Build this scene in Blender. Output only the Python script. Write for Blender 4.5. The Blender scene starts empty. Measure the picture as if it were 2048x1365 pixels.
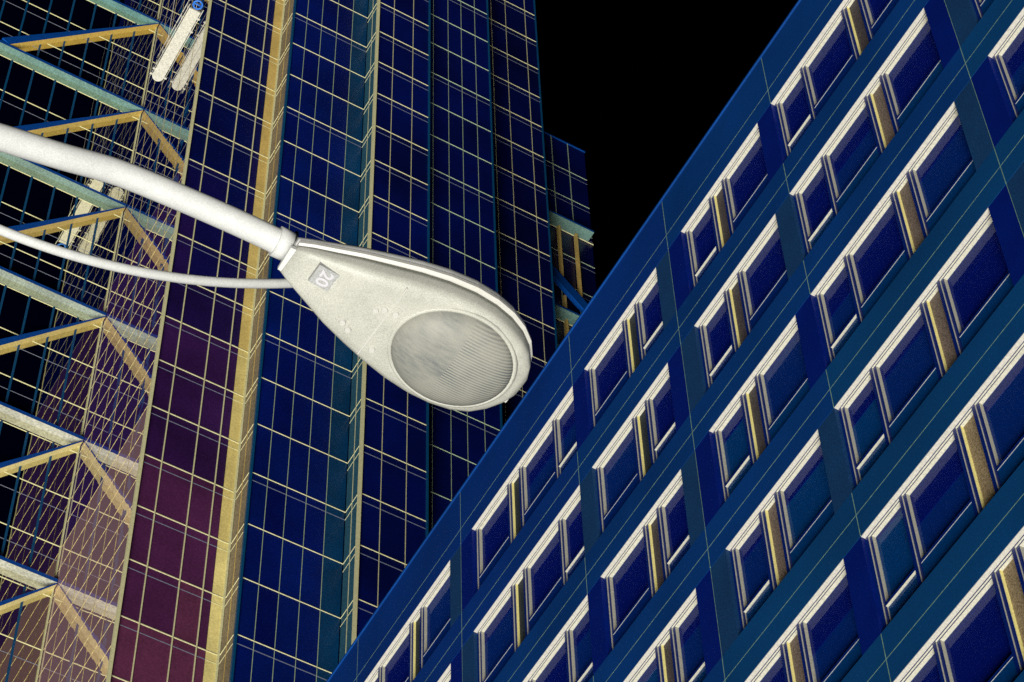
import bpy, bmesh, math, random
from mathutils import Matrix, Vector
random.seed(7)
sc = bpy.context.scene
COL = sc.collection
CAMZ = 1.6                                   # eye height above the street

# ---------------------------------------------------------------- camera
cam_d = bpy.data.cameras.new('camera')
cam = bpy.data.objects.new('camera', cam_d)
COL.objects.link(cam)
cam_d.sensor_width = 36.0
cam_d.lens = 96.9
cam_d.clip_start = 0.1
cam_d.clip_end = 4000
R = ((0.868131, -0.49581759, -0.02266), (-0.40123146, -0.72792968, 0.55599613), (-0.29216755, -0.47358557, -0.83087594))
m = Matrix(R).transposed().to_4x4()          # world <- camera
m.translation = Vector((0, 0, CAMZ))
cam.matrix_world = m
sc.camera = cam
F_PX = 5512.6

def proj(p):                                 # photo pixel (2048 wide) of a world point, used only to rank panes by size
    v = Vector((p[0], p[1], p[2] - CAMZ))
    c = Matrix(R) @ v
    return 1024 + F_PX * c.x / -c.z, 682.5 - F_PX * c.y / -c.z

# ---------------------------------------------------------------- light: night-dark sky, light rising from below the horizon
LT = Vector((0.30, 0.325, 0.897)).normalized()     # the way the light travels
w = bpy.data.worlds.new('World'); sc.world = w; w.use_nodes = True
nt = w.node_tree
bg = nt.nodes['Background']
sky = nt.nodes.new('ShaderNodeTexSky'); sky.sky_type = 'NISHITA'; sky.sun_disc = False
sky.sun_elevation = math.asin(-LT.z)
sky.sun_rotation = math.atan2(-LT.x, -LT.y)
nt.links.new(sky.outputs[0], bg.inputs[0])
bg.inputs[1].default_value = 0.05
sun_d = bpy.data.lights.new('sun', 'SUN'); sun_d.energy = 5.0; sun_d.angle = math.radians(22); sun_d.color = (1.0, 0.97, 0.92)
sun = bpy.data.objects.new('sun', sun_d); COL.objects.link(sun)
sun.rotation_euler = LT.to_track_quat('-Z', 'Y').to_euler()
sun.location = (0, 0, 40)
vs = sc.view_settings
vs.view_transform = 'Standard'; vs.look = 'None'; vs.exposure = 0.5; vs.gamma = 1.0; vs.use_curve_mapping = False
sc.cycles.use_denoising = False
sc.cycles.max_bounces = 6
sc.cycles.sample_clamp_indirect = 1.5
sc.cycles.caustics_reflective = False; sc.cycles.caustics_refractive = False
sc.cycles.diffuse_bounces = 2
sc.cycles.glossy_bounces = 4

# ---------------------------------------------------------------- materials
MATS = {}
def mat(name, col, rough=0.6, spec=0.2, grain=0.25, gs=30.0, coarse=0.0, cs=1.0, metal=0.0, bump=0.0):
    """plain colour with fine grain and, if asked, broad weathering; grain size in 1/m"""
    if name in MATS: return MATS[name]
    M = bpy.data.materials.new(name); M.use_nodes = True
    n = M.node_tree.nodes; l = M.node_tree.links
    b = n['Principled BSDF']
    b.inputs['Roughness'].default_value = rough
    b.inputs['Specular IOR Level'].default_value = spec
    b.inputs['Metallic'].default_value = metal
    geo = n.new('ShaderNodeNewGeometry')
    rgb = n.new('ShaderNodeRGB'); rgb.outputs[0].default_value = (*col, 1)
    cur = rgb.outputs[0]
    for amt, s in ((grain, gs), (coarse, cs)):
        if amt <= 0: continue
        nz = n.new('ShaderNodeTexNoise'); nz.inputs['Scale'].default_value = s; nz.inputs['Detail'].default_value = 3
        l.new(geo.outputs['Position'], nz.inputs['Vector'])
        mr = n.new('ShaderNodeMapRange')
        mr.inputs['From Min'].default_value = 0.3; mr.inputs['From Max'].default_value = 0.7
        mr.inputs['To Min'].default_value = 1 - amt; mr.inputs['To Max'].default_value = 1 + amt
        l.new(nz.outputs['Fac'], mr.inputs['Value'])
        mx = n.new('ShaderNodeMix'); mx.data_type = 'RGBA'; mx.blend_type = 'MULTIPLY'; mx.inputs['Factor'].default_value = 1
        l.new(cur, mx.inputs['A']); l.new(mr.outputs['Result'], mx.inputs['B'])
        cur = mx.outputs['Result']
        if bump and s == gs:
            bp = n.new('ShaderNodeBump'); bp.inputs['Strength'].default_value = bump; bp.inputs['Distance'].default_value = 0.3 / gs
            l.new(nz.outputs['Fac'], bp.inputs['Height']); l.new(bp.outputs['Normal'], b.inputs['Normal'])
    l.new(cur, b.inputs['Base Color'])
    MATS[name] = M
    return M

def mirror_glass(name, base, tint, refl, wave):
    """coated facade glass: body colour under a strong, slightly uneven reflection"""
    M = bpy.data.materials.new(name); M.use_nodes = True
    n = M.node_tree.nodes; l = M.node_tree.links
    out = n['Material Output']; n.remove(n['Principled BSDF'])
    d = n.new('ShaderNodeBsdfDiffuse'); d.inputs['Color'].default_value = (*base, 1)
    g = n.new('ShaderNodeBsdfGlossy'); g.inputs['Color'].default_value = (*tint, 1); g.inputs['Roughness'].default_value = 0.01
    mx = n.new('ShaderNodeMixShader'); mx.inputs[0].default_value = refl
    geo = n.new('ShaderNodeNewGeometry')
    nz = n.new('ShaderNodeTexNoise'); nz.inputs['Scale'].default_value = 0.8; nz.inputs['Detail'].default_value = 1
    l.new(geo.outputs['Position'], nz.inputs['Vector'])
    bp = n.new('ShaderNodeBump'); bp.inputs['Strength'].default_value = wave; bp.inputs['Distance'].default_value = 0.02
    l.new(nz.outputs['Fac'], bp.inputs['Height']); l.new(bp.outputs['Normal'], g.inputs['Normal'])
    l.new(d.outputs[0], mx.inputs[1]); l.new(g.outputs[0], mx.inputs[2]); l.new(mx.outputs[0], out.inputs['Surface'])
    MATS[name] = M
    return M

def window_glass(name):
    M = bpy.data.materials.new(name); M.use_nodes = True
    n = M.node_tree.nodes; l = M.node_tree.links
    out = n['Material Output']; n.remove(n['Principled BSDF'])
    t = n.new('ShaderNodeBsdfTransparent'); t.inputs['Color'].default_value = (0.8, 0.85, 0.95, 1)
    g = n.new('ShaderNodeBsdfGlossy'); g.inputs['Roughness'].default_value = 0.03; g.inputs['Color'].default_value = (0.8, 0.85, 1, 1)
    mx = n.new('ShaderNodeMixShader')
    mx.inputs[0].default_value = 0.03; l.new(t.outputs[0], mx.inputs[1]); l.new(g.outputs[0], mx.inputs[2]); l.new(mx.outputs[0], out.inputs['Surface'])
    MATS[name] = M
    return M

# office block
CLAD = [mat('cladding_blue_%d' % i, c, 0.55, 0.15, 0.16, 30, 0.14, 0.45) for i, c in enumerate(((0.001, 0.027, 0.168), (0.001, 0.034, 0.162), (0.002, 0.045, 0.150)))]
M_PIER_N = mat('pier_navy', (0.0, 0.009, 0.135), 0.5, 0.15, 0.14, 30, 0.12, 0.8)
M_PIER_T = mat('pier_slate', (0.006, 0.038, 0.115), 0.6, 0.15, 0.3, 30, 0.12, 0.8)
M_TRIM = mat('head_trim_cream', (0.375, 0.36, 0.31), 0.6, 0.2, 0.18, 34)
M_JOINT = mat('joint_sealant', (0.17, 0.30, 0.20), 0.8, 0.1, 0.3, 12)
M_FDARK = mat('frame_navy', (0.0, 0.012, 0.13), 0.4, 0.3, 0.15, 30)
M_FCREAM = mat('frame_cream', (0.39, 0.38, 0.30), 0.5, 0.25, 0.2, 34)
M_BACK_SHADE_N = mat('backing_shade_navy', (0.0, 0.010, 0.15), 0.7, 0.1, 0.14, 30)  # window backing, and the painted shade under the heads
M_BLIND_B = mat('blind_blue', (0.0, 0.034, 0.175), 0.7, 0.1, 0.16, 30)
M_BLIND_T = mat('blind_teal', (0.0, 0.070, 0.19), 0.7, 0.1, 0.2, 30)
PANEL = [mat('vent_panel_%d' % i, c, 0.6, 0.2, 0.55, 34) for i, c in enumerate(((0.014, 0.022, 0.032), (0.06, 0.05, 0.055), (0.15, 0.115, 0.095), (0.25, 0.19, 0.11)))]
M_PJAMB = mat('panel_jamb_yellow', (0.85, 0.76, 0.28), 0.5, 0.2, 0.15, 34)
M_WGLASS = window_glass('window_glass')
# tower
def tg(name, c): return mat(name, (c[0] * 0.8 + 0.0006, c[1] * 0.8 + 0.0022, c[2] * 0.66), 0.35, 0.3, 0.2, 9, 0.3, 0.22)
T_NAVY = [tg('tower_glass_navy_%d' % i, c) for i, c in enumerate(((0.0, 0.0015, 0.085), (0.0, 0.002, 0.10), (0.0, 0.003, 0.115)))]
T_BLUE = [tg('tower_glass_blue_%d' % i, c) for i, c in enumerate(((0.0, 0.003, 0.12), (0.0, 0.005, 0.14), (0.0, 0.007, 0.15)))]
T_TEAL_GLOW = tg('tower_glass_teal_glow', (0.0, 0.035, 0.14))  # teal glow at the bay's right side, painted as pane colour
T_DARK = [tg('tower_glass_dark_%d' % i, c) for i, c in enumerate(((0.0, 0.0, 0.055), (0.0, 0.001, 0.07)))]
T_PLUM_REFL = [tg('tower_glass_plum_refl_%d' % i, c) for i, c in enumerate(((0.004, 0.001, 0.085), (0.014, 0.003, 0.085), (0.035, 0.006, 0.085), (0.080, 0.015, 0.088), (0.135, 0.03, 0.10)))]  # plum steps paint a reflection into the glass colour
M_OCHRE = mat('ochre_panel', (0.52, 0.37, 0.11), 0.6, 0.2, 0.16, 9, 0.2, 0.4)
OCHRE = [M_OCHRE] + [mat('ochre_panel_%d' % i, c, 0.6, 0.2, 0.16, 9, 0.2, 0.4) for i, c in enumerate(((0.54, 0.41, 0.13), (0.60, 0.49, 0.17), (0.68, 0.58, 0.22)))]
M_TAN = mat('tan_panel', (0.20, 0.16, 0.10), 0.6, 0.2, 0.4, 9, 0.2, 0.4)
M_RTEAL = mat('return_teal', (0.02, 0.08, 0.12), 0.6, 0.2, 0.35, 9)
M_MULL = mat('mullion_cream', (0.56, 0.54, 0.30), 0.5, 0.3, 0.15, 9)
M_MULLG = mat('mullion_pale_green', (0.34, 0.44, 0.28), 0.5, 0.3, 0.15, 9)
M_MULLF = mat('mullion_faint', (0.16, 0.18, 0.24), 0.5, 0.3, 0.15, 9)
M_MULLB = mat('mullion_blue', (0.0, 0.05, 0.13), 0.5, 0.3, 0.15, 9)
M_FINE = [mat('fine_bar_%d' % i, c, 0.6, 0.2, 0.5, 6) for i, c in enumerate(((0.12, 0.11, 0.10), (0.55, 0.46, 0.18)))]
M_CORE = mat('tower_core', (0.0, 0.002, 0.06), 0.6, 0.1, 0.1, 5)
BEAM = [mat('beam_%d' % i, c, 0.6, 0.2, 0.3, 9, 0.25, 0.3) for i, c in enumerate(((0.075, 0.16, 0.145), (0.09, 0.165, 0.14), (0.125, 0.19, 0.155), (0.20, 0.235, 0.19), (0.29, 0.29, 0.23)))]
M_BRFRONT = mat('brace_front_blue', (0.0, 0.045, 0.23), 0.5, 0.2, 0.2, 9)
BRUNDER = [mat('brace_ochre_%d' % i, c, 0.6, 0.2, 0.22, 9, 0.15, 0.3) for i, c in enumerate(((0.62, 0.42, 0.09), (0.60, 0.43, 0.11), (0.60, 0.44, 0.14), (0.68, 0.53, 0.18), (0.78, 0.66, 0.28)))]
M_AGLASS = mirror_glass('recess_mirror_glass', (0.0, 0.002, 0.03), (0.92, 0.90, 0.70), 0.84, 0.12)
M_RGLASS = [mirror_glass('return_mirror_glass_%d' % i, c, (0.95, 0.93, 0.86), rf, 0.25) for i, (c, rf) in enumerate((((0.0, 0.010, 0.17), 0.78), ((0.10, 0.04, 0.26), 0.72), ((0.46, 0.27, 0.32), 0.62), ((0.86, 0.66, 0.32), 0.55)))]  # later steps carry a violet and gold glow in the base colour
# lamp, cradle
M_LAMP = mat('lamp_cast_aluminium', (0.37, 0.375, 0.325), 0.5, 0.3, 0.2, 300, 0.10, 9)
M_ARM = mat('arm_galvanised', (0.50, 0.51, 0.49), 0.45, 0.35, 0.12, 260, 0.04, 25)
M_STICK = mat('sticker_grey', (0.31, 0.32, 0.31), 0.5, 0.2, 0.25, 300)
M_DIGIT = mat('digit_white', (0.47, 0.47, 0.49), 0.5, 0.2, 0.08, 300)
M_BOLT = mat('bolt_white', (0.44, 0.44, 0.40), 0.4, 0.4, 0.1, 300)
M_CRADLE = mat('cradle_white', (0.42, 0.41, 0.34), 0.6, 0.2, 0.22, 9)
M_CRBLUE = mat('hoist_blue', (0.02, 0.12, 0.45), 0.5, 0.3, 0.2, 9)
M_PAVE = mat('paving_grey', (0.25, 0.25, 0.25), 0.8, 0.2, 0.2, 8)

# lens with fine prism grooves
def lens_material():
    M = bpy.data.materials.new('prismatic_lens'); M.use_nodes = True
    n = M.node_tree.nodes; l = M.node_tree.links; b = n['Principled BSDF']
    b.inputs['Roughness'].default_value = 0.5; b.inputs['Specular IOR Level'].default_value = 0.15
    tc = n.new('ShaderNodeTexCoord')
    wv = n.new('ShaderNodeTexWave'); wv.bands_direction = 'Y'; wv.inputs['Scale'].default_value = 38; wv.inputs['Distortion'].default_value = 0.15
    wv.inputs['Detail'].default_value = 1
    l.new(tc.outputs['Object'], wv.inputs['Vector'])
    wr = n.new('ShaderNodeTexNoise'); wr.inputs['Scale'].default_value = 60; wr.inputs['Detail'].default_value = 3
    mp = n.new('ShaderNodeMapping'); mp.inputs['Rotation'].default_value = (0, 0, 1.1); mp.inputs['Scale'].default_value = (0.35, 2.2, 1)
    l.new(tc.outputs['Object'], mp.inputs['Vector']); l.new(mp.outputs[0], wr.inputs['Vector'])
    sx = n.new('ShaderNodeSeparateXYZ'); l.new(tc.outputs['Object'], sx.inputs[0])
    gt = n.new('ShaderNodeMath'); gt.operation = 'GREATER_THAN'; gt.inputs[1].default_value = -0.015; l.new(sx.outputs[0], gt.inputs[0])
    mixh = n.new('ShaderNodeMix'); mixh.data_type = 'FLOAT'
    l.new(gt.outputs[0], mixh.inputs['Factor']); l.new(wr.outputs['Fac'], mixh.inputs['A']); l.new(wv.outputs['Fac'], mixh.inputs['B'])
    nz = n.new('ShaderNodeTexNoise'); nz.inputs['Scale'].default_value = 8; nz.inputs['Detail'].default_value = 2
    l.new(tc.outputs['Object'], nz.inputs['Vector'])
    nm = n.new('ShaderNodeMapRange'); nm.inputs['From Min'].default_value = 0.42; nm.inputs['From Max'].default_value = 0.68; nm.inputs['To Min'].default_value = 0.22; nm.inputs['To Max'].default_value = 0.62; l.new(nz.outputs['Fac'], nm.inputs['Value'])
    mu = n.new('ShaderNodeMath'); mu.operation = 'MULTIPLY'; l.new(mixh.outputs['Result'], mu.inputs[0]); l.new(nm.outputs['Result'], mu.inputs[1])
    gn = n.new('ShaderNodeTexNoise'); gn.inputs['Scale'].default_value = 320
    l.new(tc.outputs['Object'], gn.inputs['Vector'])
    ad = n.new('ShaderNodeMath'); ad.operation = 'MULTIPLY_ADD'; ad.inputs[1].default_value = 0.35
    l.new(gn.outputs['Fac'], ad.inputs[0]); l.new(mu.outputs[0], ad.inputs[2])
    cr = n.new('ShaderNodeValToRGB')
    cr.color_ramp.elements[0].position = 0.12; cr.color_ramp.elements[0].color = (0.285, 0.28, 0.235, 1)
    cr.color_ramp.elements[1].position = 0.75; cr.color_ramp.elements[1].color = (0.085, 0.10, 0.105, 1)
    l.new(ad.outputs[0], cr.inputs[0]); l.new(cr.outputs[0], b.inputs['Base Color'])
    bp = n.new('ShaderNodeBump'); bp.inputs['Strength'].default_value = 0.15; bp.inputs['Distance'].default_value = 0.003
    l.new(mixh.outputs['Result'], bp.inputs['Height']); l.new(bp.outputs['Normal'], b.inputs['Normal'])
    return M
M_LENS = lens_material()

# ---------------------------------------------------------------- mesh helpers
def link(o, parent=None):
    COL.objects.link(o)
    if parent is not None: o.parent = parent
    return o
def tag(o, label=None, cat=None, group=None, kind=None):
    if label: o['label'] = label
    if cat: o['category'] = cat
    if group: o['group'] = group
    if kind: o['kind'] = kind
    return o
def empty(name, loc):
    e = bpy.data.objects.new(name, None); e.location = loc; e.empty_display_size = 0.2
    return link(e)

class MB:
    """collects boxes and prisms; faces take a material each (mats: one, or dict by face '-x' etc)"""
    def __init__(s, org=(0, 0, 0)): s.v = []; s.f = []; s.mi = []; s.m = []; s.o = Vector(org); s.smooth = []
    def slot(s, m):
        if m not in s.m: s.m.append(m)
        return s.m.index(m)
    def box(s, x0, x1, y0, y1, z0, z1, m, side=None):
        b = len(s.v)
        for z in (z0, z1):
            for y in (y0, y1):
                for x in (x0, x1): s.v.append(Vector((x, y, z)) - s.o)
        F = {'-z': (0, 2, 3, 1), '+z': (4, 5, 7, 6), '-y': (0, 1, 5, 4), '+y': (2, 6, 7, 3), '-x': (0, 4, 6, 2), '+x': (1, 3, 7, 5)}
        for k, q in F.items():
            s.f.append([b + i for i in q]); s.mi.append(s.slot((side or {}).get(k, m))); s.smooth.append(False)
    def faces(s, vs, fs, m, smooth=False):
        b = len(s.v); s.v += [Vector(v) - s.o for v in vs]
        for f in fs: s.f.append([b + i for i in f]); s.mi.append(s.slot(m)); s.smooth.append(smooth)
    def tube(s, pts, r, m, n=12, cap=True):
        vs = []; fs = []
        pts = [Vector(p) for p in pts]
        rr = r if isinstance(r, (list, tuple)) else [r] * len(pts)
        for i, p in enumerate(pts):
            d = (pts[min(i + 1, len(pts) - 1)] - pts[max(i - 1, 0)]).normalized()
            up = Vector((0, 0, 1)) if abs(d.z) < 0.9 else Vector((0, 1, 0))
            a = d.cross(up).normalized(); c = d.cross(a)
            for k in range(n):
                t = 2 * math.pi * k / n
                vs.append(p + (a * math.cos(t) + c * math.sin(t)) * rr[i])
        for i in range(len(pts) - 1):
            for k in range(n):
                k2 = (k + 1) % n
                fs.append((i * n + k, i * n + k2, (i + 1) * n + k2, (i + 1) * n + k))
        s.faces(vs, fs, m, True)
        if cap:
            b = len(s.v) - len(vs)
            s.f.append([b + k for k in range(n)][::-1]); s.mi.append(s.slot(m)); s.smooth.append(False)
            s.f.append([b + (len(pts) - 1) * n + k for k in range(n)]); s.mi.append(s.slot(m)); s.smooth.append(False)
    def build(s, name, parent=None):
        me = bpy.data.meshes.new(name)
        me.from_pydata([tuple(v) for v in s.v], [], s.f)
        for mm in s.m: me.materials.append(mm)
        me.polygons.foreach_set('material_index', s.mi)
        me.polygons.foreach_set('use_smooth', s.smooth)
        bm = bmesh.new(); bm.from_mesh(me); bmesh.ops.recalc_face_normals(bm, faces=bm.faces); bm.to_mesh(me); bm.free()
        return link(bpy.data.objects.new(name, me), parent)

UNIT = {}
def piece(name, m, x0, x1, y0, y1, z0, z1, parent, org, side=None):
    """a box-shaped piece; alike pieces share one unit mesh per material"""
    key = (name, m.name, tuple(sorted((k, v.name) for k, v in (side or {}).items())))
    if key not in UNIT:
        b = MB(); b.box(-.5, .5, -.5, .5, -.5, .5, m, side)
        o = b.build(name); UNIT[key] = o.data; bpy.data.objects.remove(o)
    o = bpy.data.objects.new(name, UNIT[key])
    o.location = ((x0 + x1) / 2 - org[0], (y0 + y1) / 2 - org[1], (z0 + z1) / 2 - org[2])
    o.scale = (x1 - x0, y1 - y0, z1 - z0)
    return link(o, parent)

# ================================================================ STRUCTURE: pavements the things stand on
def pavement(x0, x1, y0, y1):
    b = MB(); b.box(x0, x1, y0, y1, -0.14, 0.0, M_PAVE)
    tag(b.build('pavement'), kind='structure')
pavement(16.9, 30, -12, 41)
pavement(4, 62, 69.5, 120)
pavement(-1.65, -0.75, 3.3, 4.1)

# ================================================================ OFFICE BLOCK (right)
XR = 18.66
HEAD1 = 48.25 + CAMZ; STO = 3.515; ROOF = 50.2 + CAMZ
OPH = 2.37; HJ = 0.55
blk_o = (XR, -8.0, 0.0)
blk = empty('office_block', blk_o)
tag(blk, 'blue panelled office block with rows of recessed pale framed windows', 'building')
NROW = 7
OPEN = {  # openings by position along the street: near end, far end, pieces from near to far
 'f': (10.09, 14.57, [('w', 10.98), ('m', 11.15), ('w', 12.48), ('m', 12.63), ('p', 12.99), ('m', 13.14), ('w', 14.57)]),
 'a': (15.57, 20.05, [('w', 17.0), ('m', 17.15), ('p', 17.5), ('m', 17.65), ('w', 18.97), ('m', 19.12), ('n', 20.05)]),
 'b': (20.55, 23.47, [('w', 21.90), ('m', 22.05), ('p', 22.39), ('m', 22.54), ('n', 23.47)]),
 'c': (24.46, 27.38, [('n', 25.33), ('m', 25.48), ('p', 25.82), ('m', 25.97), ('w', 27.38)]),
 'd': (27.87, 32.26, [('n', 28.74), ('m', 28.89), ('w', 30.18), ('m', 30.33), ('p', 30.69), ('m', 30.84), ('w', 32.26)]),
 'e': (33.25, 37.69, [('w', 34.64), ('m', 34.79), ('p', 35.15), ('m', 35.30), ('w', 36.63), ('m', 36.78), ('n', 37.69)]),
 'g': (38.18, 39.20, [('w', 39.20)]),
}
VJ = [10.09 - 0.49, 15.07, 20.05, 23.965, 27.87, 32.755, 37.69, 39.50]
YN, YF = VJ[0], VJ[-1]
TH = 0.30                                            # cladding thickness, also the depth of the window openings
jw = 0.007
def head(r): return HEAD1 - STO * r
# solid building mass behind the facade
b = MB(blk_o)
b.box(XR + 0.62, XR + 10, -8, YF, 0, ROOF - 0.35, M_PIER_N)
b.box(XR, XR + 0.61, -8, YN - jw, 0, ROOF - 0.02, CLAD[1])
b.box(XR + 0.004, XR + 0.61, YN - jw, YF + jw, 0, head(NROW - 1) - 0.02 - STO + 1.2, CLAD[2])
b.build('wall', blk)
b = MB(blk_o)
b.box(XR - 0.035, XR + 0.75, -8, YF, ROOF - 0.02, ROOF + 0.03, CLAD[1])
b.build('coping', blk)
def clad_for(y, r):
    k = (y - 10) / 30 * 1.6 - r * 0.22 + 0.2
    return CLAD[0] if k > 0.9 else (CLAD[1] if k > 0.1 else CLAD[2])
for r in range(NROW + 1):
    h = head(r)
    # two courses of spandrel panels above each window row (the top one runs up to the parapet)
    lo0, lo1 = h, h + HJ
    up0, up1 = h + HJ, (ROOF - 0.02 if r == 0 else h + STO - OPH)
    if r < NROW:
        for i in range(len(VJ) - 1):
            y0, y1 = VJ[i] + jw, VJ[i + 1] - jw
            cm = clad_for((y0 + y1) / 2, r)
            piece('cladding_panel', cm, XR, XR + TH, y0, y1, lo0, lo1 - jw, blk, blk_o)
            piece('cladding_panel', cm, XR, XR + TH, y0, y1, up0 + jw, up1, blk, blk_o)
        piece('horizontal_joint', M_JOINT, XR - 0.001, XR + 0.10, YN, YF, lo1 - jw, lo1 + jw, blk, blk_o)
        for y in VJ:
            piece('vertical_joint', M_JOINT, XR - 0.0014, XR + 0.10, y - jw, y + jw, lo0 + 0.02, up1 - 0.02, blk, blk_o)
# piers between the openings, in two alternating tints
ks = list(OPEN)
order = ['f', 'a', 'b', 'c', 'd', 'e', 'g']
for r in range(NROW):
    z1 = head(r) - 0.006; z0 = head(r) - OPH + 0.006
    strips = []
    strips.append((YN, OPEN['f'][0]))
    for p, q in zip(order, order[1:]):
        g0, g1 = OPEN[p][1], OPEN[q][0]
        if g1 - g0 > 0.8:
            mid = min(VJ, key=lambda v: abs(v - (g0 + g1) / 2))
            strips += [(g0, mid - jw / 2, 'near'), (mid + jw / 2, g1, 'far')]
            piece('vertical_joint', M_JOINT, XR - 0.0005, XR + 0.10, mid - jw / 2, mid + jw / 2, z0, z1, blk, blk_o)
        else:
            strips.append((g0, g1, 'half'))
    strips.append((OPEN['g'][1], YF))
    for st in strips:
        side = st[2] if len(st) > 2 else 'half'
        odd = r % 2
        tealish = (side == 'near' and odd) or (side == 'far' and not odd) or (side == 'half' and odd)
        pm = M_PIER_T if tealish else M_PIER_N
        piece('pier_panel', pm, XR + 0.002, XR + TH, st[0], st[1], z0, z1, blk, blk_o)
        for zz in (z0 - 0.006, z1):
            piece('pier_joint', M_JOINT, XR + 0.006, XR + TH - 0.01, st[0] + 0.004, st[1] - 0.004, zz, zz + 0.006, blk, blk_o)

def window(bay, r):
    y0, y1, parts = OPEN[bay]
    z1 = head(r) - 0.010; z0 = head(r) - OPH + 0.002
    fx, sx, px = XR + 0.085, XR + 0.112, XR + 0.182        # frame front, stepped-back front, glass
    D = M_FDARK; C = M_FCREAM
    sd = {'-x': D}
    f = MB(blk_o)
    f.box(fx, XR + 0.34, y0, y1, z1 - 0.030, z1, C, sd)                      # head, two steps
    f.box(sx, XR + 0.338, y0 + 0.07, y1 - 0.07, z1 - 0.060, z1 - 0.0305, C, sd)
    f.box(fx + 0.001, XR + 0.337, y1 - 0.07, y1, z0, z1 - 0.0305, C, sd)     # far jamb, two steps
    f.box(sx + 0.001, XR + 0.336, y1 - 0.135, y1 - 0.0705, z0, z1 - 0.0605, C, sd)
    f.box(fx + 0.001, XR + 0.337, y0, y0 + 0.07, z0, z1 - 0.0305, D)         # near jamb
    f.box(fx + 0.002, XR + 0.335, y0 + 0.0705, y1 - 0.136, z0, z0 + 0.03, D) # sill rail
    win = f.build('window', blk)
    # pale soffit lining under the panel above
    piece('head_trim', M_TRIM, XR + 0.003, fx - 0.001, y0 + 0.002, y1 - 0.002, z1 - 0.002, z1 + 0.0095, win, blk_o)
    back = MB(blk_o); back.box(XR + 0.345, XR + 0.60, y0, y1, z0, z1, M_PIER_N); back.build('inner_lining', win)
    prev = y0 + 0.07
    for k, e in parts:
        end = e - 0.136 if e == y1 else e
        if k == 'm':
            mb = MB(blk_o)
            w_ = e - prev
            mb.box(fx + 0.001, XR + 0.334, e - w_ / 2, e, z0 + 0.031, z1 - 0.0305, C, sd)
            mb.box(sx + 0.001, XR + 0.333, prev, e - w_ / 2 - 0.0005, z0 + 0.031, z1 - 0.0605, C, sd)
            mb.build('mullion', win)
        elif k == 'p':
            near = (40 - e) / 30 + r * 0.065
            pi = 0 if near < 0.55 else 1 if near < 0.76 else 2 if near < 0.98 else 3
            piece('vent_panel', PANEL[pi], XR + 0.17, XR + 0.32, prev, end, z0 + 0.031, z1 - 0.061, win, blk_o)
            piece('panel_jamb', M_PJAMB, XR + 0.12, XR + 0.169, end - 0.012, end - 0.001, z0 + 0.031, z1 - 0.062, win, blk_o)
        else:
            zt1 = z1 - 1.74; zt0 = zt1 - 0.07
            lx = XR + (0.093 if k == 'w' else 0.135)
            piece('transom', C, XR + 0.089, XR + 0.332, prev, end, zt0, zt1, win, blk_o, {'-x': D})
            piece('pane', M_WGLASS, px, px + 0.003, prev, end, zt1, z1 - 0.0605, win, blk_o)
            piece('lower_pane', M_WGLASS, lx, lx + 0.003, prev, end, z0 + 0.031, zt0, win, blk_o)
            rv = random.random()
            near = (40 - e) / 30 + r * 0.14
            lowm = M_BLIND_T if near > 0.8 else M_BLIND_B
            upm = M_BACK_SHADE_N if rv < 0.55 - 0.25 * (near - 0.5) else (M_BLIND_T if rv > 0.82 and near > 0.7 else M_BLIND_B)
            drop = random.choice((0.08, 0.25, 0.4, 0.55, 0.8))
            piece('head_shade', M_BACK_SHADE_N, px + 0.005, px + 0.008, prev, end, z1 - 0.066 - drop, z1 - 0.062, win, blk_o)  # shade below the window head, painted as a dark strip behind the glass
            piece('window_backing', upm, px + 0.010, px + 0.05, prev, end, zt1, z1 - 0.062, win, blk_o)
            piece('lower_backing', lowm, lx + 0.006, lx + 0.03, prev, end, z0 + 0.031, zt0 - 0.002, win, blk_o)
        prev = e
def in_frame(pts, mrg=120):
    for p in pts:
        x, y = proj(p)
        if -mrg < x < 2048 + mrg and -mrg < y < 1365 + mrg: return True
    return False
for r in range(NROW):
    for bay in order:
        y0, y1, _ = OPEN[bay]
        pts = [(XR, y0 + (y1 - y0) * t, head(r) - OPH * s) for t in (0, .5, 1) for s in (0, .5, 1)]
        if in_frame(pts, 260): window(bay, r)
        else:
            b = MB(blk_o); b.box(XR + 0.1, XR + 0.61, y0, y1, head(r) - OPH, head(r), M_PIER_N); b.build('blank_window', blk)

# ================================================================ GLASS TOWER (left)
TOP = 215.0
H = 4.01
def lev(n): return 154.5 + CAMZ + H * n
LV = list(range(-17, 8))                           # storeys that can be seen
ZLO, ZHI = lev(LV[0]), lev(LV[-1])
tw_o = (37.0, 71.8, 0.0)
tw = empty('glass_tower', tw_o)
tag(tw, 'tall stepped glass tower gridded with thin pale mullions, behind the lamp', 'building')
YA, YB, YC, YD, YE = 84.8, 74.7, 73.2, 71.8, 72.75
XA = 25.12
b = MB(tw_o)
for x0, x1, y in ((6, 25.1, YA), (25.42, 30.35, YB), (30.36, 35.55, YC), (35.56, 38.95, YD), (38.96, 44.0, YE), (44.01, 49.0, YB)):
    b.box(x0, x1, y + 0.3, 100, 0, TOP, M_CORE)
b.build('core', tw)
b = MB(tw_o)
b.box(49.101, 59.1 * 76.8 / 84.5, 77.1, 100, 0, 76.8 * 2.1138 + CAMZ - 0.02, M_CORE)
b.build('wing_core', tw)

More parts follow.
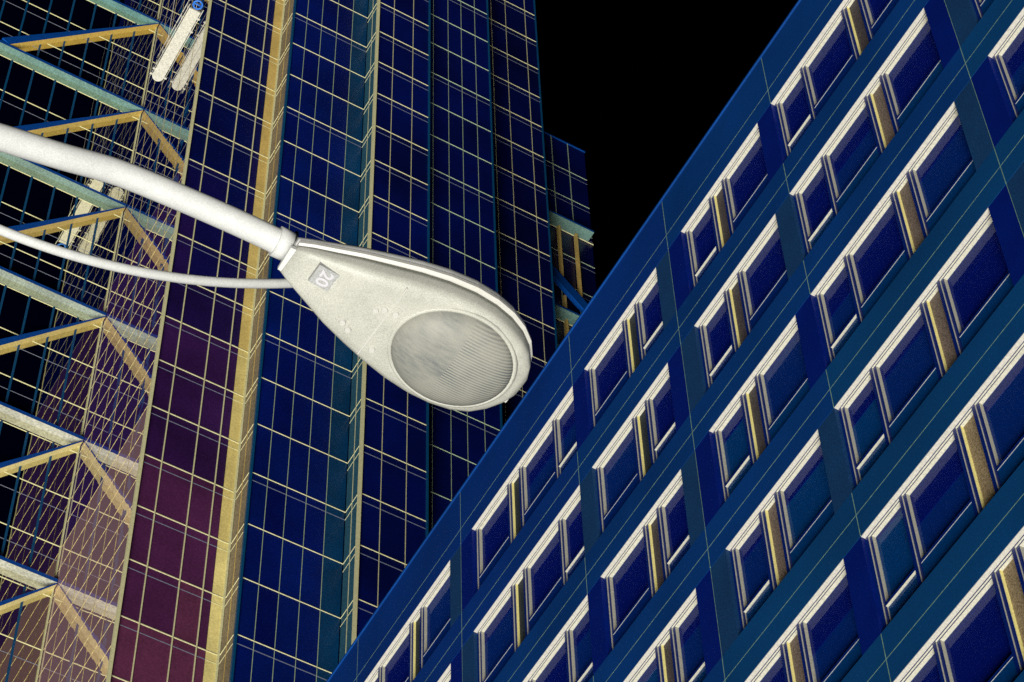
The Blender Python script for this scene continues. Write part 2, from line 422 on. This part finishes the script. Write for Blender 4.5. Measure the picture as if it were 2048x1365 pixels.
panes = []                                          # (size, make-function args) ranked below
def bay(name, label, x0, x1, y, xs, pick, vm, hm, fm, dbl, gap=0.6, zhi=ZHI, zlo=ZLO, mw=0.07, md=0.05, th=0.017):
    b = MB(tw_o)
    b.box(x0 + 0.01, x1 - 0.01, y + 0.06, y + 0.29, zlo - 12, zhi + 10 if zhi == ZHI else zhi, M_CORE)
    part = b.build(name, tw)
    part['label'] = label
    edges = [x0] + xs + [x1]
    for n in LV[:-1]:
        if lev(n + 1) > zhi + 0.1: continue
        for c in range(len(edges) - 1):
            panes.append((part, pick(n, c), edges[c] + 0.02, edges[c + 1] - 0.02, y, y + 0.05, lev(n) + 0.03, lev(n + 1) - 0.03))
    for x in xs:
        piece('mullion', vm, x - mw / 2, x + mw / 2, y - md, y + 0.055, zlo, zhi, part, tw_o)
    for n in LV:
        z = lev(n)
        if z > zhi + 0.1: continue
        piece('transom', hm, x0, x1, y - 0.022, y + 0.054, z - th, z + th, part, tw_o)
        if dbl(n):
            piece('transom', fm, x0, x1, y - 0.006, y + 0.053, z - gap - 0.025, z - gap + 0.025, part, tw_o)
    return part
rnd = random.Random(3)
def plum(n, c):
    t = (-6 - n) / 10.5 * 4.2 - 0.1 + rnd.uniform(-0.35, 0.35)  # painted reflection strengthens down the bay
    return T_PLUM_REFL[max(0, min(4, int(round(t))))] if t > -0.2 else T_NAVY[0]
all3 = lambda n: True
third = lambda n: n % 3 == 0
bB = bay('facade_bay', 'left bay of the tower, navy glass with a plum reflection painted in lower down', 25.2, 29.48, YB, [26.2, 27.83, 29.0], plum, M_MULL, M_MULL, M_MULLF, all3, mw=0.05, th=0.03)
bC = bay('facade_bay', 'blue bay of the tower behind the lamp arm', 30.14, 35.28, YC, [31.1, 32.12, 33.18, 34.24], lambda n, c: T_TEAL_GLOW if c == 4 else rnd.choice(T_BLUE), M_MULLG, M_MULL, M_MULLF, third, mw=0.022, md=0.016)
bD = bay('facade_bay', 'projecting middle bay of the tower', 35.3, 39.02, YD, [36.47, 37.86], lambda n, c: rnd.choice(T_NAVY), M_MULL, M_MULL, M_MULLF, all3, mw=0.028, md=0.02)
bE = bay('facade_bay', 'set back bay of the tower behind the lamp head', 39.03, 44.0, YE, [39.84, 40.94, 41.93, 42.98], lambda n, c: rnd.choice(T_NAVY), M_MULLG, M_MULLG, M_MULLF, third, mw=0.022, md=0.016)
bF = bay('facade_bay', 'right bay of the tower against the black sky', 44.01, 49.1, YB, [45.47, 46.63, 48.24], lambda n, c: rnd.choice(T_DARK + T_NAVY[:1]), M_MULL, M_MULL, M_MULLF, all3, mw=0.028, md=0.02)
# ochre strip closing the left bay
for n in LV[:-1]:
    piece('ochre_panel', OCHRE[max(0, min(3, int((-n - 2) / 4)))], 29.485, 30.02, YB - 0.004, YB + 0.055, lev(n) + 0.03, lev(n + 1) - 0.03, bB, tw_o)
    piece('transom', M_MULL, 29.49, 30.02, YB - 0.022, YB + 0.05, lev(n) - 0.03, lev(n) + 0.03, bB, tw_o)
    piece('transom', M_MULL, 29.49, 30.02, YB - 0.012, YB + 0.05, lev(n) - 0.62, lev(n) - 0.58, bB, tw_o)
piece('corner_post', M_MULL, 25.10, 25.24, YB - 0.14, YB + 0.06, ZLO, ZHI, bB, tw_o)
piece('corner_post', M_MULL, 30.02, 30.12, YB - 0.08, YB + 0.06, ZLO, ZHI, bB, tw_o)
piece('corner_post', M_MULLB, 30.12, 30.24, YC - 0.10, YC + 0.06, ZLO, ZHI, bC, tw_o)
piece('corner_post', M_MULL, 35.24, 35.38, YD - 0.14, YD + 0.06, ZLO, ZHI, bD, tw_o)
piece('corner_post', M_MULLB, 38.96, 39.06, YD - 0.10, YD + 0.06, ZLO, ZHI, bD, tw_o)
piece('corner_post', M_MULLB, 43.94, 44.04, YE - 0.06, YE + 0.06, ZLO, ZHI, bE, tw_o)
piece('corner_post', M_MULLB, 49.04, 49.14, YB - 0.05, YB + 0.06, ZLO, ZHI, bF, tw_o)
# side faces of the steps, looking left
def side_return(x, ya, yb, pm, nm, dbl, label):
    b = MB(tw_o); b.box(x + 0.05, x + 0.25, ya + 0.01, yb - 0.01, ZLO, ZHI, M_CORE)
    part = b.build('side_return', tw); part['label'] = label
    ym = (ya + yb) / 2
    for n in LV[:-1]:
        for p, q in ((ya + 0.07, ym), (ym, yb - 0.02)):
            piece('side_panel', pm, x, x + 0.05, p + 0.015, q - 0.015, lev(n) + 0.02, lev(n + 1) - 0.02, part, tw_o)
        piece('transom', M_MULL, x - 0.018, x + 0.05, ya + 0.06, yb - 0.01, lev(n) - 0.025, lev(n) + 0.025, part, tw_o)
        if dbl: piece('transom', M_MULL, x - 0.012, x + 0.05, ya + 0.06, yb - 0.01, lev(n) - 0.62, lev(n) - 0.59, part, tw_o)
    piece('mullion', nm, x - 0.02, x + 0.05, ym - 0.02, ym + 0.02, ZLO, ZHI, part, tw_o)
    return part
side_return(30.14, YC, YB, M_TAN, M_OCHRE, True, 'narrow tan side face between ochre strip and blue bay')
side_return(35.30, YD, YC, M_RTEAL, M_MULL, True, 'narrow teal side face of the projecting bay')
# mirror-glass side wall of the recess
b = MB(tw_o); b.box(XA + 0.07, XA + 0.29, YB + 0.2, YA + 0.2, ZLO - 10, ZHI + 10, M_CORE)
ret = b.build('recess_side_wall', tw); ret['label'] = 'mirror glass side wall of the recess, finely gridded, glow painted in lower down'
NV = 6
for n in LV[:-1]:
    t = (2 - n) / 19 * 3.4 - 0.9  # lower panes paler: the glow is put into their colour
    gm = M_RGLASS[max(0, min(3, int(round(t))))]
    for c in range(2):
        p = YB + 0.08 + (YA - YB - 0.1) * c / 2; q = YB + 0.08 + (YA - YB - 0.1) * (c + 1) / 2
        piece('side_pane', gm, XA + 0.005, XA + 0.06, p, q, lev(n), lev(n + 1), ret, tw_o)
    for k in range(2):
        z = lev(n) + H * k / 2
        piece('transom', M_FINE[0 if n > -6 else 1], XA - 0.004, XA + 0.004, YB + 0.08, YA, z - 0.009, z + 0.009, ret, tw_o)  # lower bars brighter, part of the painted glow
for k in range(1, NV):
    yy = YB + (YA - YB) * k / NV
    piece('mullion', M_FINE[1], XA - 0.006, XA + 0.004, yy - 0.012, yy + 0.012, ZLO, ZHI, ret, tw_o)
# back wall of the recess: dark mirror glass, blue mullions, beams and braces
AX = [XA - 1.475 * k for k in range(1, 13)]
b = MB(tw_o); b.box(6.5, XA - 0.01, YA + 0.06, YA + 0.29, ZLO - 10, ZHI + 10, M_CORE)
rec = b.build('recess_wall', tw); rec['label'] = 'dark recessed wall with teal beams and ochre braces'
ae = [XA] + AX
for n in LV[:-1]:
    for c in range(len(ae) - 1):
        panes.append((rec, M_AGLASS, ae[c + 1], ae[c], YA, YA + 0.05, lev(n), lev(n + 1)))
AZ = [lev(n) for n in LV if n % 3 == 0]
for x in AX:
    zs = [ZLO] + [v for z in AZ for v in (z, z + 1.0)] + [ZHI]
    for z0, z1 in zip(zs[::2], zs[1::2]):
        if z1 - z0 > 0.1: piece('mullion', M_MULLB, x - 0.06, x + 0.06, YA - 0.03, YA + 0.055, z0, z1, rec, tw_o)
piece('corner_post', M_MULL, XA - 0.09, XA - 0.03, YA - 0.10, YA + 0.055, ZLO, ZHI, rec, tw_o)
for n in LV:
    z = lev(n)
    zz = z
    piece('transom', M_MULL, 7.0, XA, YA - 0.02, YA + 0.054, zz - 0.022, zz + 0.022, rec, tw_o)
    if n % 3: piece('transom', M_MULLF, 7.0, XA, YA - 0.008, YA + 0.053, z - 1.16, z - 1.13, rec, tw_o)
    if n % 3 == 0:
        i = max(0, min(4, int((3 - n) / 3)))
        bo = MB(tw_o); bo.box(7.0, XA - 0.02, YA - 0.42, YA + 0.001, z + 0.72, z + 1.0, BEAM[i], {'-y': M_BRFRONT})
        bo.build('beam', rec)
        # brace rising from the beam below to the corner of this one
        if n > LV[0] + 2:
            P1 = Vector((XA - 0.03, 0, z + 0.60)); P0 = Vector((XA - 9.35, 0, lev(n - 3) + 1.0))
            d = (P1 - P0).normalized(); nn = Vector((-d.z, 0, d.x))
            tt = 0.68
            b0, b1 = P0, P1
            c0, c1 = P0 + nn * tt, P1 + nn * tt
            # cut the top end square against the side wall
            c1 = c1 + d * ((P1.x - c1.x) / d.x)
            if c1.z > z + 0.71:
                c1 = P1 + Vector((0, 0, 0.11)); 
            ya, yb = YA - 0.415, YA + 0.001
            vsx = [(p.x, y, p.z) for y in (ya, yb) for p in (b0, b1, c1, c0)]
            q = MB(tw_o)
            q.faces(vsx, [(0, 1, 2, 3)], M_BRFRONT)
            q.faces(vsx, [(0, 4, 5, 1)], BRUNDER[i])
            q.faces(vsx, [(4, 7, 6, 5), (3, 2, 6, 7), (1, 5, 6, 2), (0, 3, 7, 4)], M_BRFRONT)
            br = q.build('brace', rec)
pass
# right wing beyond the tower, lower storeys, set back a little
YG = 76.8
GK = YG / 84.5
def gz(z): return z * GK + CAMZ
GX1 = 59.15 * GK
GLEV = [YG * (2.0653 + 0.0477 * k) + CAMZ for k in range(-13, 1)]
GTOP = YG * 2.1138 + CAMZ
b = MB(tw_o); b.box(49.12, GX1 - 0.01, YG + 0.06, YG + 0.29, GLEV[0] - 12, GTOP, M_CORE)
bG = b.build('facade_bay', tw); bG['label'] = 'low wing right of the tower with a teal beam'
gx = [49.12] + [x * GK for x in (54.85, 56.25, 57.66)] + [GX1]
for i, z in enumerate(GLEV):
    zt = GLEV[i + 1] if i + 1 < len(GLEV) else GTOP
    for c in range(len(gx) - 1):
        panes.append((bG, T_DARK[0] if z < gz(165.5) - 1 else T_NAVY[0], gx[c] + 0.02, gx[c + 1] - 0.02, YG, YG + 0.05, z + 0.03, zt - 0.03))
    piece('transom', M_MULLG, 49.12, GX1, YG - 0.02, YG + 0.054, z - 0.025, z + 0.025, bG, tw_o)
    piece('transom', M_MULLF, 49.12, GX1, YG - 0.006, YG + 0.053, z - 0.58, z - 0.54, bG, tw_o)
for x in gx[1:-1]:
    piece('mullion', M_MULLG, x - 0.02, x + 0.02, YG - 0.03, YG + 0.055, GLEV[0], GTOP, bG, tw_o)
for zb in (165.5, 153.45, 141.4):
    bo = MB(tw_o); bo.box(49.2, GX1 - 0.40, YG - 0.86, YG - 0.06, gz(zb), gz(zb) + 0.2, BEAM[1], {'-y': M_BRFRONT}); bo.build('beam', bG)
    piece('transom', M_MULL, 49.2, GX1 + 0.01, YG - 0.09, YG - 0.035, gz(zb) - 0.07, gz(zb) - 0.01, bG, tw_o)
for x, z0, z1 in ((56.22, 158.4, 165.4), (57.62, 156.6, 165.4), (56.3, 141.8, 156.4)):
    piece('fin', M_OCHRE, x * GK - 0.08, x * GK + 0.08, YG - 0.3, YG - 0.06, gz(z0), gz(z1), bG, tw_o)
q = MB(tw_o)
p0 = (53.0, 160.1); p1 = (59.1, 153.3)
t = 1.3
vsx = [(x * GK, y, gz(z)) for y in (YG - 0.62, YG - 0.32) for x, z in (p0, p1, (p1[0], p1[1] + t), (p0[0], p0[1] + t))]
q.faces(vsx, [(0, 1, 2, 3), (4, 7, 6, 5), (3, 2, 6, 7), (1, 5, 6, 2), (0, 3, 7, 4)], M_BRFRONT)
q.faces(vsx, [(0, 4, 5, 1)], M_BRFRONT)
q.build('brace', bG)
piece('roof_edge', M_BRFRONT, 49.12, GX1 + 0.03, YG - 0.05, YG + 0.4, GTOP + 0.005, GTOP + 0.12, bG, tw_o)
# tower panes: the 300 that show largest are single pieces, the rest one mesh for each bay
def psize(p):
    _, _, x0, x1, y0, y1, z0, z1 = p
    x, y = proj(((x0 + x1) / 2, y0, (z0 + z1) / 2))
    if not (-60 < x < 2108 and -60 < y < 1425): return 0
    # behind the office block
    if x > 1600 - 0.6892 * y + 20: return 0
    a = proj((x0, y0, z0)); b_ = proj((x1, y0, z0)); c_ = proj((x0, y0, z1))
    return abs((b_[0] - a[0]) * (c_[1] - a[1]) - (b_[1] - a[1]) * (c_[0] - a[0]))
panes.sort(key=psize, reverse=True)
rest = {}
for i, p in enumerate(panes):
    part, mm, x0, x1, y0, y1, z0, z1 = p
    if i < 300: piece('pane', mm, x0, x1, y0, y1, z0, z1, part, tw_o)
    else: rest.setdefault(part.name, (part, MB(tw_o)))[1].box(x0, x1, y0, y1, z0, z1, mm)
for part, b in rest.values():
    tag(b.build('glazing', part), kind='stuff')

# ================================================================ CLEANING CRADLE hanging in the recess
cz = 152.6 + CAMZ
cr_o = (24.45, 77.4, cz)
cr = empty('cleaning_cradle', cr_o)
tag(cr, 'long white cleaning cradle hanging in the tower recess, top left', 'cradle')
def stadium(x, y0, y1, hw, z0, z1, n=10):
    pts = [(x - hw, y0), (x + hw, y0)] + [(x + hw * math.cos(math.pi * k / n), y1 - hw + hw * math.sin(math.pi * k / n)) for k in range(n + 1)]
    return [(a, b_, z0) for a, b_ in pts] + [(a, b_, z1) for a, b_ in pts], len(pts)
vsd, nn = stadium(24.45, 75.15, 80.75, 0.37, cz, cz + 0.16)
b = MB(cr_o)
b.faces(vsd, [list(range(nn))[::-1], list(range(nn, 2 * nn))] + [(k, (k + 1) % nn, nn + (k + 1) % nn, nn + k) for k in range(nn)], M_CRADLE)
b.build('platform', cr)
for sx_ in (-1, 1):
    b = MB(cr_o); x = 24.45 + sx_ * 0.45
    b.tube([(x, 74.9, cz + 0.02), (x, 80.8, cz + 0.02)], 0.025, M_CRADLE, 8)
    b.build('rail', cr)
    b = MB(cr_o)
    b.tube([(x, 75.2, cz + 1.1), (x, 79.8, cz + 1.1)], 0.025, M_CRADLE, 8)
    for k in range(6): b.tube([(x, 75.3 + k * 0.88, cz + 0.02), (x, 75.3 + k * 0.88, cz + 1.1)], 0.02, M_CRADLE, 6)
    b.build('guard_rail', cr)
for y, sx_ in ((75.6, 1), (76.6, 1), (80.0, -1), (80.4, -1), (80.3, 1)):
    piece('bracket', M_CRADLE, 24.45 + sx_ * 0.45 - 0.09, 24.45 + sx_ * 0.45 + 0.09, y - 0.05, y + 0.05, cz - 0.03, cz + 0.07, cr, cr_o)
b = MB(cr_o)
b.tube([(24.45 + 0.28 * math.cos(t_), 74.78 + 0.28 * math.sin(t_), cz + 0.1) for t_ in [2 * math.pi * k / 20 for k in range(21)]], 0.06, M_CRBLUE, 8, cap=False)
b.tube([(24.2, 74.78, cz + 0.12), (24.7, 74.78, cz + 0.12)], 0.05, M_CRBLUE, 8)
b.build('hoist_drum', cr)
b = MB(cr_o)
b.tube([(24.45, 75.0, cz + 0.1), (24.45, 75.0, TOP - 1.0)], 0.012, M_CRADLE, 6)
b.tube([(24.45, 79.7, cz + 0.1), (24.45, 79.7, TOP - 1.0)], 0.012, M_CRADLE, 6)
b.build('rope', cr)
b = MB(cr_o)
b.box(24.35, 25.6, 74.9, 75.1, TOP - 1.0, TOP - 0.7, M_CRADLE); b.box(24.35, 25.6, 79.6, 79.8, TOP - 1.0, TOP - 0.7, M_CRADLE)
b.build('davit', cr)

# ================================================================ STREET LAMP
lamp_o = (-1.2, 3.70, 0.0)
lamp = empty('street_lamp', lamp_o)
tag(lamp, 'pale cobra head street lamp marked 20 on its long curved arm', 'street lamp')
LZ = 6.40 + CAMZ
pole = MB(lamp_o)
pole.tube([(-1.2, 3.70, 0.02), (-1.2, 3.70, 1.2), (-1.2, 3.70, 8.6)], [0.11, 0.10, 0.065], M_ARM, 20)
pole.tube([(-1.2, 3.70, 0.0), (-1.2, 3.70, 0.35)], [0.2, 0.17], M_ARM, 20)
pole.build('pole', lamp)
def smooth_pts(P, n=6):
    P = [Vector(p) for p in P]; out = []
    for i in range(len(P) - 1):
        p0, p1, p2, p3 = P[max(i - 1, 0)], P[i], P[i + 1], P[min(i + 2, len(P) - 1)]
        for k in range(n):
            t = k / n
            out.append(0.5 * ((2 * p1) + (p2 - p0) * t + (2 * p0 - 5 * p1 + 4 * p2 - p3) * t * t + (3 * p1 - p0 - 3 * p2 + p3) * t ** 3))
    out.append(P[-1]); return out
arm = MB(lamp_o)
AP = [(-1.2, 3.70, 5.55), (-0.7, 3.70, 5.83), (-0.2, 3.70, 6.06), (0.35, 3.70, 6.235), (0.732, 3.70, 6.334), (0.899, 3.70, 6.376), (1.06, 3.70, 6.424), (1.245, 3.70, 6.442), (1.426, 3.70, 6.449), (1.565, 3.70, 6.446)]
arm.tube([p + Vector((0, 0, CAMZ)) for p in smooth_pts(AP)], 0.0365, M_ARM, 28)
arm.build('arm', lamp)
cbl = MB(lamp_o)
CP = [(x, 3.74, 5.978 + (0.477 if x > 0.736 else 0.2) * (x - 0.736) ** 2) for x in [-1.2 + 0.1 * k for k in range(30)]]
cbl.tube([Vector((p.x, p.y, p.z)) * 1.018 + Vector((0, 0, CAMZ)) for p in smooth_pts(CP)], 0.0135, M_ARM, 16)
cbl.build('cable', lamp)
# head: local frame, u along the axis, v across, origin at the neck
ang = math.atan2(-0.0544, 0.9985) + math.radians(7.0)
hm = Matrix.Translation(Vector((1.579, 3.697, LZ))) @ Matrix.Rotation(ang, 4, 'Z')
def hp(u, v, z): return hm @ Vector((u, v, z))
WU = [(0.0, 0.048), (0.04, 0.066), (0.10, 0.088), (0.17, 0.114), (0.25, 0.139), (0.33, 0.163), (0.41, 0.181), (0.49, 0.190), (0.56, 0.187), (0.62, 0.174), (0.67, 0.152), (0.71, 0.122), (0.74, 0.083), (0.757, 0.04)]
def top_h(u): return 0.055 + 0.075 * math.sin(min(1, u / 0.62) * math.pi * 0.62) * (1 if u < 0.6 else max(0.25, 1 - ((u - 0.6) / 0.17) ** 2 * 0.8))
def loft(name, sect, m, smooth=True):
    n = len(sect(0.0, 0.05)); vs = []; fs = []
    for u, w_ in WU: vs += [hp(*p) for p in sect(u, w_)]
    k = len(WU)
    for i in range(k - 1):
        for j in range(n):
            j2 = (j + 1) % n
            fs.append((i * n + j, i * n + j2, (i + 1) * n + j2, (i + 1) * n + j))
    fs.append(list(range(n))[::-1]); fs.append([(k - 1) * n + j for j in range(n)])
    b = MB(lamp_o); b.faces(vs, fs, m, smooth)
    o = b.build(name, lamp)
    return o
def housing_s(u, w_):
    h = top_h(u); pts = []
    for k in range(13):
        t = math.pi * k / 12
        pts.append((u, w_ * math.cos(t), 0.006 + h * math.sin(t) ** 0.8))
    return pts
def rim_s(u, w_):
    e = 0.005
    return [(u, w_ + e, 0.006), (u, w_ + e, -0.006), (u, w_ - 0.004, -0.010), (u, -w_ + 0.004, -0.010), (u, -w_ - e, -0.006), (u, -w_ - e, 0.006)]
def door_s(u, w_):
    q = max(0.0, min(1.0, u / 0.2)); dp = 0.024 + 0.046 * q
    if u > 0.66: dp *= max(0.45, 1 - (u - 0.66) / 0.10 * 0.5)
    a = w_ * 0.955; c = max(w_ * 0.74, w_ - 0.05)
    half = [(a, 0.0), (a * 0.99, 0.3), (a * 0.975, 0.62), (a * 0.94, 0.84), (a * 0.86, 0.96), (a * 0.7, 1.0), (a * 0.35, 1.02)]
    return [(u, y, -0.0095 - dp * k) for y, k in half] + [(u, 0, -0.0095 - dp * 1.03)] + [(u, -y, -0.0095 - dp * k) for y, k in half[::-1]]
hs = loft('housing', housing_s, M_ARM)
loft('rim', rim_s, M_BOLT, False)
dr = loft('door', door_s, M_LAMP)
# lens bowl and its ring, in the head's own frame
lu, lv_ = 0.528, 0.0
def on_head(name, verts, faces, m, parent, smooth=True, origin=(0, 0, 0)):
    me = bpy.data.meshes.new(name)
    me.from_pydata(verts, [], faces); me.materials.append(m)
    me.polygons.foreach_set('use_smooth', [smooth] * len(faces))
    bm = bmesh.new(); bm.from_mesh(me); bmesh.ops.recalc_face_normals(bm, faces=bm.faces); bm.to_mesh(me); bm.free()
    o = bpy.data.objects.new(name, me)
    mm = hm.copy(); mm.translation = hm @ Vector(origin) - Vector(lamp_o)
    o.matrix_local = mm
    return link(o, parent)
ra, rb, rd = 0.179, 0.149, 0.062
NS, NR = 48, 10
vs_ = []; fs_ = []
for i in range(NR):
    t = (i + 1) / NR * math.pi / 2
    for k in range(NS):
        a = 2 * math.pi * k / NS
        vs_.append((ra * math.sin(t) * math.cos(a), rb * math.sin(t) * math.sin(a), -rd * math.cos(t)))
vs_.append((0, 0, -rd))
for i in range(NR - 1):
    for k in range(NS):
        k2 = (k + 1) % NS
        fs_.append((i * NS + k, i * NS + k2, (i + 1) * NS + k2, (i + 1) * NS + k))
for k in range(NS): fs_.append((len(vs_) - 1, (k + 1) % NS, k))
on_head('lens', vs_, fs_, M_LENS, lamp, True, (lu, lv_, -0.076))
vs_ = []; fs_ = []
rt = 0.007
for k in range(NS):
    a = 2 * math.pi * k / NS
    for j in range(8):
        t = 2 * math.pi * j / 8
        rr_ = 1 + rt * math.cos(t) / 0.15
        vs_.append(((ra + 0.003) * rr_ * math.cos(a), (rb + 0.003) * rr_ * math.sin(a), rt * math.sin(t) * 1.3))
for k in range(NS):
    for j in range(8):
        fs_.append((k * 8 + j, ((k + 1) % NS) * 8 + j, ((k + 1) % NS) * 8 + (j + 1) % 8, k * 8 + (j + 1) % 8))
on_head('lens_ring', vs_, fs_, M_LAMP, lamp, True, (lu, lv_, -0.075))
# number plate "20": figures stand towards the lamp's tip
def slab(x0, x1, y0, y1, z0, z1):
    v = [(x, y, z) for z in (z0, z1) for y in (y0, y1) for x in (x0, x1)]
    return v, [(0, 2, 3, 1), (4, 5, 7, 6), (0, 1, 5, 4), (2, 6, 7, 3), (0, 4, 6, 2), (1, 3, 7, 5)]
PZ = -0.0685
v_, f_ = slab(-0.031, 0.031, -0.031, 0.031, -0.010, 0.006)
on_head('number_plate', v_, f_, M_STICK, dr, False, (0.097, -0.024, -0.0552))
def digits():
    cu = bpy.data.curves.new('digits', 'FONT'); cu.body = '20'; cu.size = 0.05; cu.align_x = 'CENTER'; cu.align_y = 'CENTER'; cu.extrude = 0.0008; cu.offset = 0.0012
    o = bpy.data.objects.new('digits', cu); COL.objects.link(o)
    bpy.context.view_layer.update()
    me = bpy.data.meshes.new_from_object(o)
    bpy.data.objects.remove(o)
    me.materials.clear(); me.materials.append(M_DIGIT)
    # seen from below: text x runs along +v, text y along +u
    rm = Matrix(((0, 1, 0), (1, 0, 0), (0, 0, -1))).to_4x4()
    me.transform(rm)
    o2 = bpy.data.objects.new('digits', me)
    mm = hm.copy(); mm.translation = hm @ Vector((0.097, -0.024, -0.0664)) - Vector(lamp_o)
    o2.matrix_local = mm
    link(o2, dr)
digits()
v_, f_ = slab(-0.002, 0.002, -0.128, 0.128, -0.0015, 0.010)
on_head('door_seam', v_, f_, M_BOLT, dr, False, (0.30, 0.0, -0.0805))
# latches, screws and clamp
def bump_on(u, v, z, r, h, name='screw', m=M_BOLT):
    n = 12
    vv = [(r * math.cos(2 * math.pi * k / n), r * math.sin(2 * math.pi * k / n), 0.004) for k in range(n)] + [(0.7 * r * math.cos(2 * math.pi * k / n), 0.7 * r * math.sin(2 * math.pi * k / n), -h) for k in range(n)]
    ff = [list(range(n)), list(range(n, 2 * n))[::-1]] + [(k, (k + 1) % n, n + (k + 1) % n, n + k) for k in range(n)]
    on_head(name, vv, ff, m, dr, False, (u, v, z))
for u, v in ((0.265, -0.02), (0.285, -0.035), (0.235, 0.075), (0.325, 0.095), (0.318, -0.04), (0.21, 0.062)):
    bump_on(u, v, -0.079, 0.012, 0.006)
v_, f_ = slab(-0.018, 0.012, -0.025, 0.025, -0.02, 0.02)
on_head('latch', v_, f_, M_BOLT, dr, False, (0.742, 0.045, -0.016))
b = MB(lamp_o)
b.tube([(1.535, 3.70, 6.446 + CAMZ), (1.575, 3.70, 6.446 + CAMZ)], 0.044, M_ARM, 24)
b.tube([(1.575, 3.70, 6.440 + CAMZ), (1.64, 3.69, 6.425 + CAMZ)], [0.026, 0.034], M_ARM, 20)
for dy in (-0.025, 0.025):
    b.tube([(1.585, 3.70 + dy, 6.38 + CAMZ), (1.585, 3.70 + dy, 6.49 + CAMZ)], 0.007, M_ARM, 8)
b.box(1.565, 1.615, 3.66, 3.74, 6.378 + CAMZ, 6.392 + CAMZ, M_ARM)
b.build('clamp', lamp)
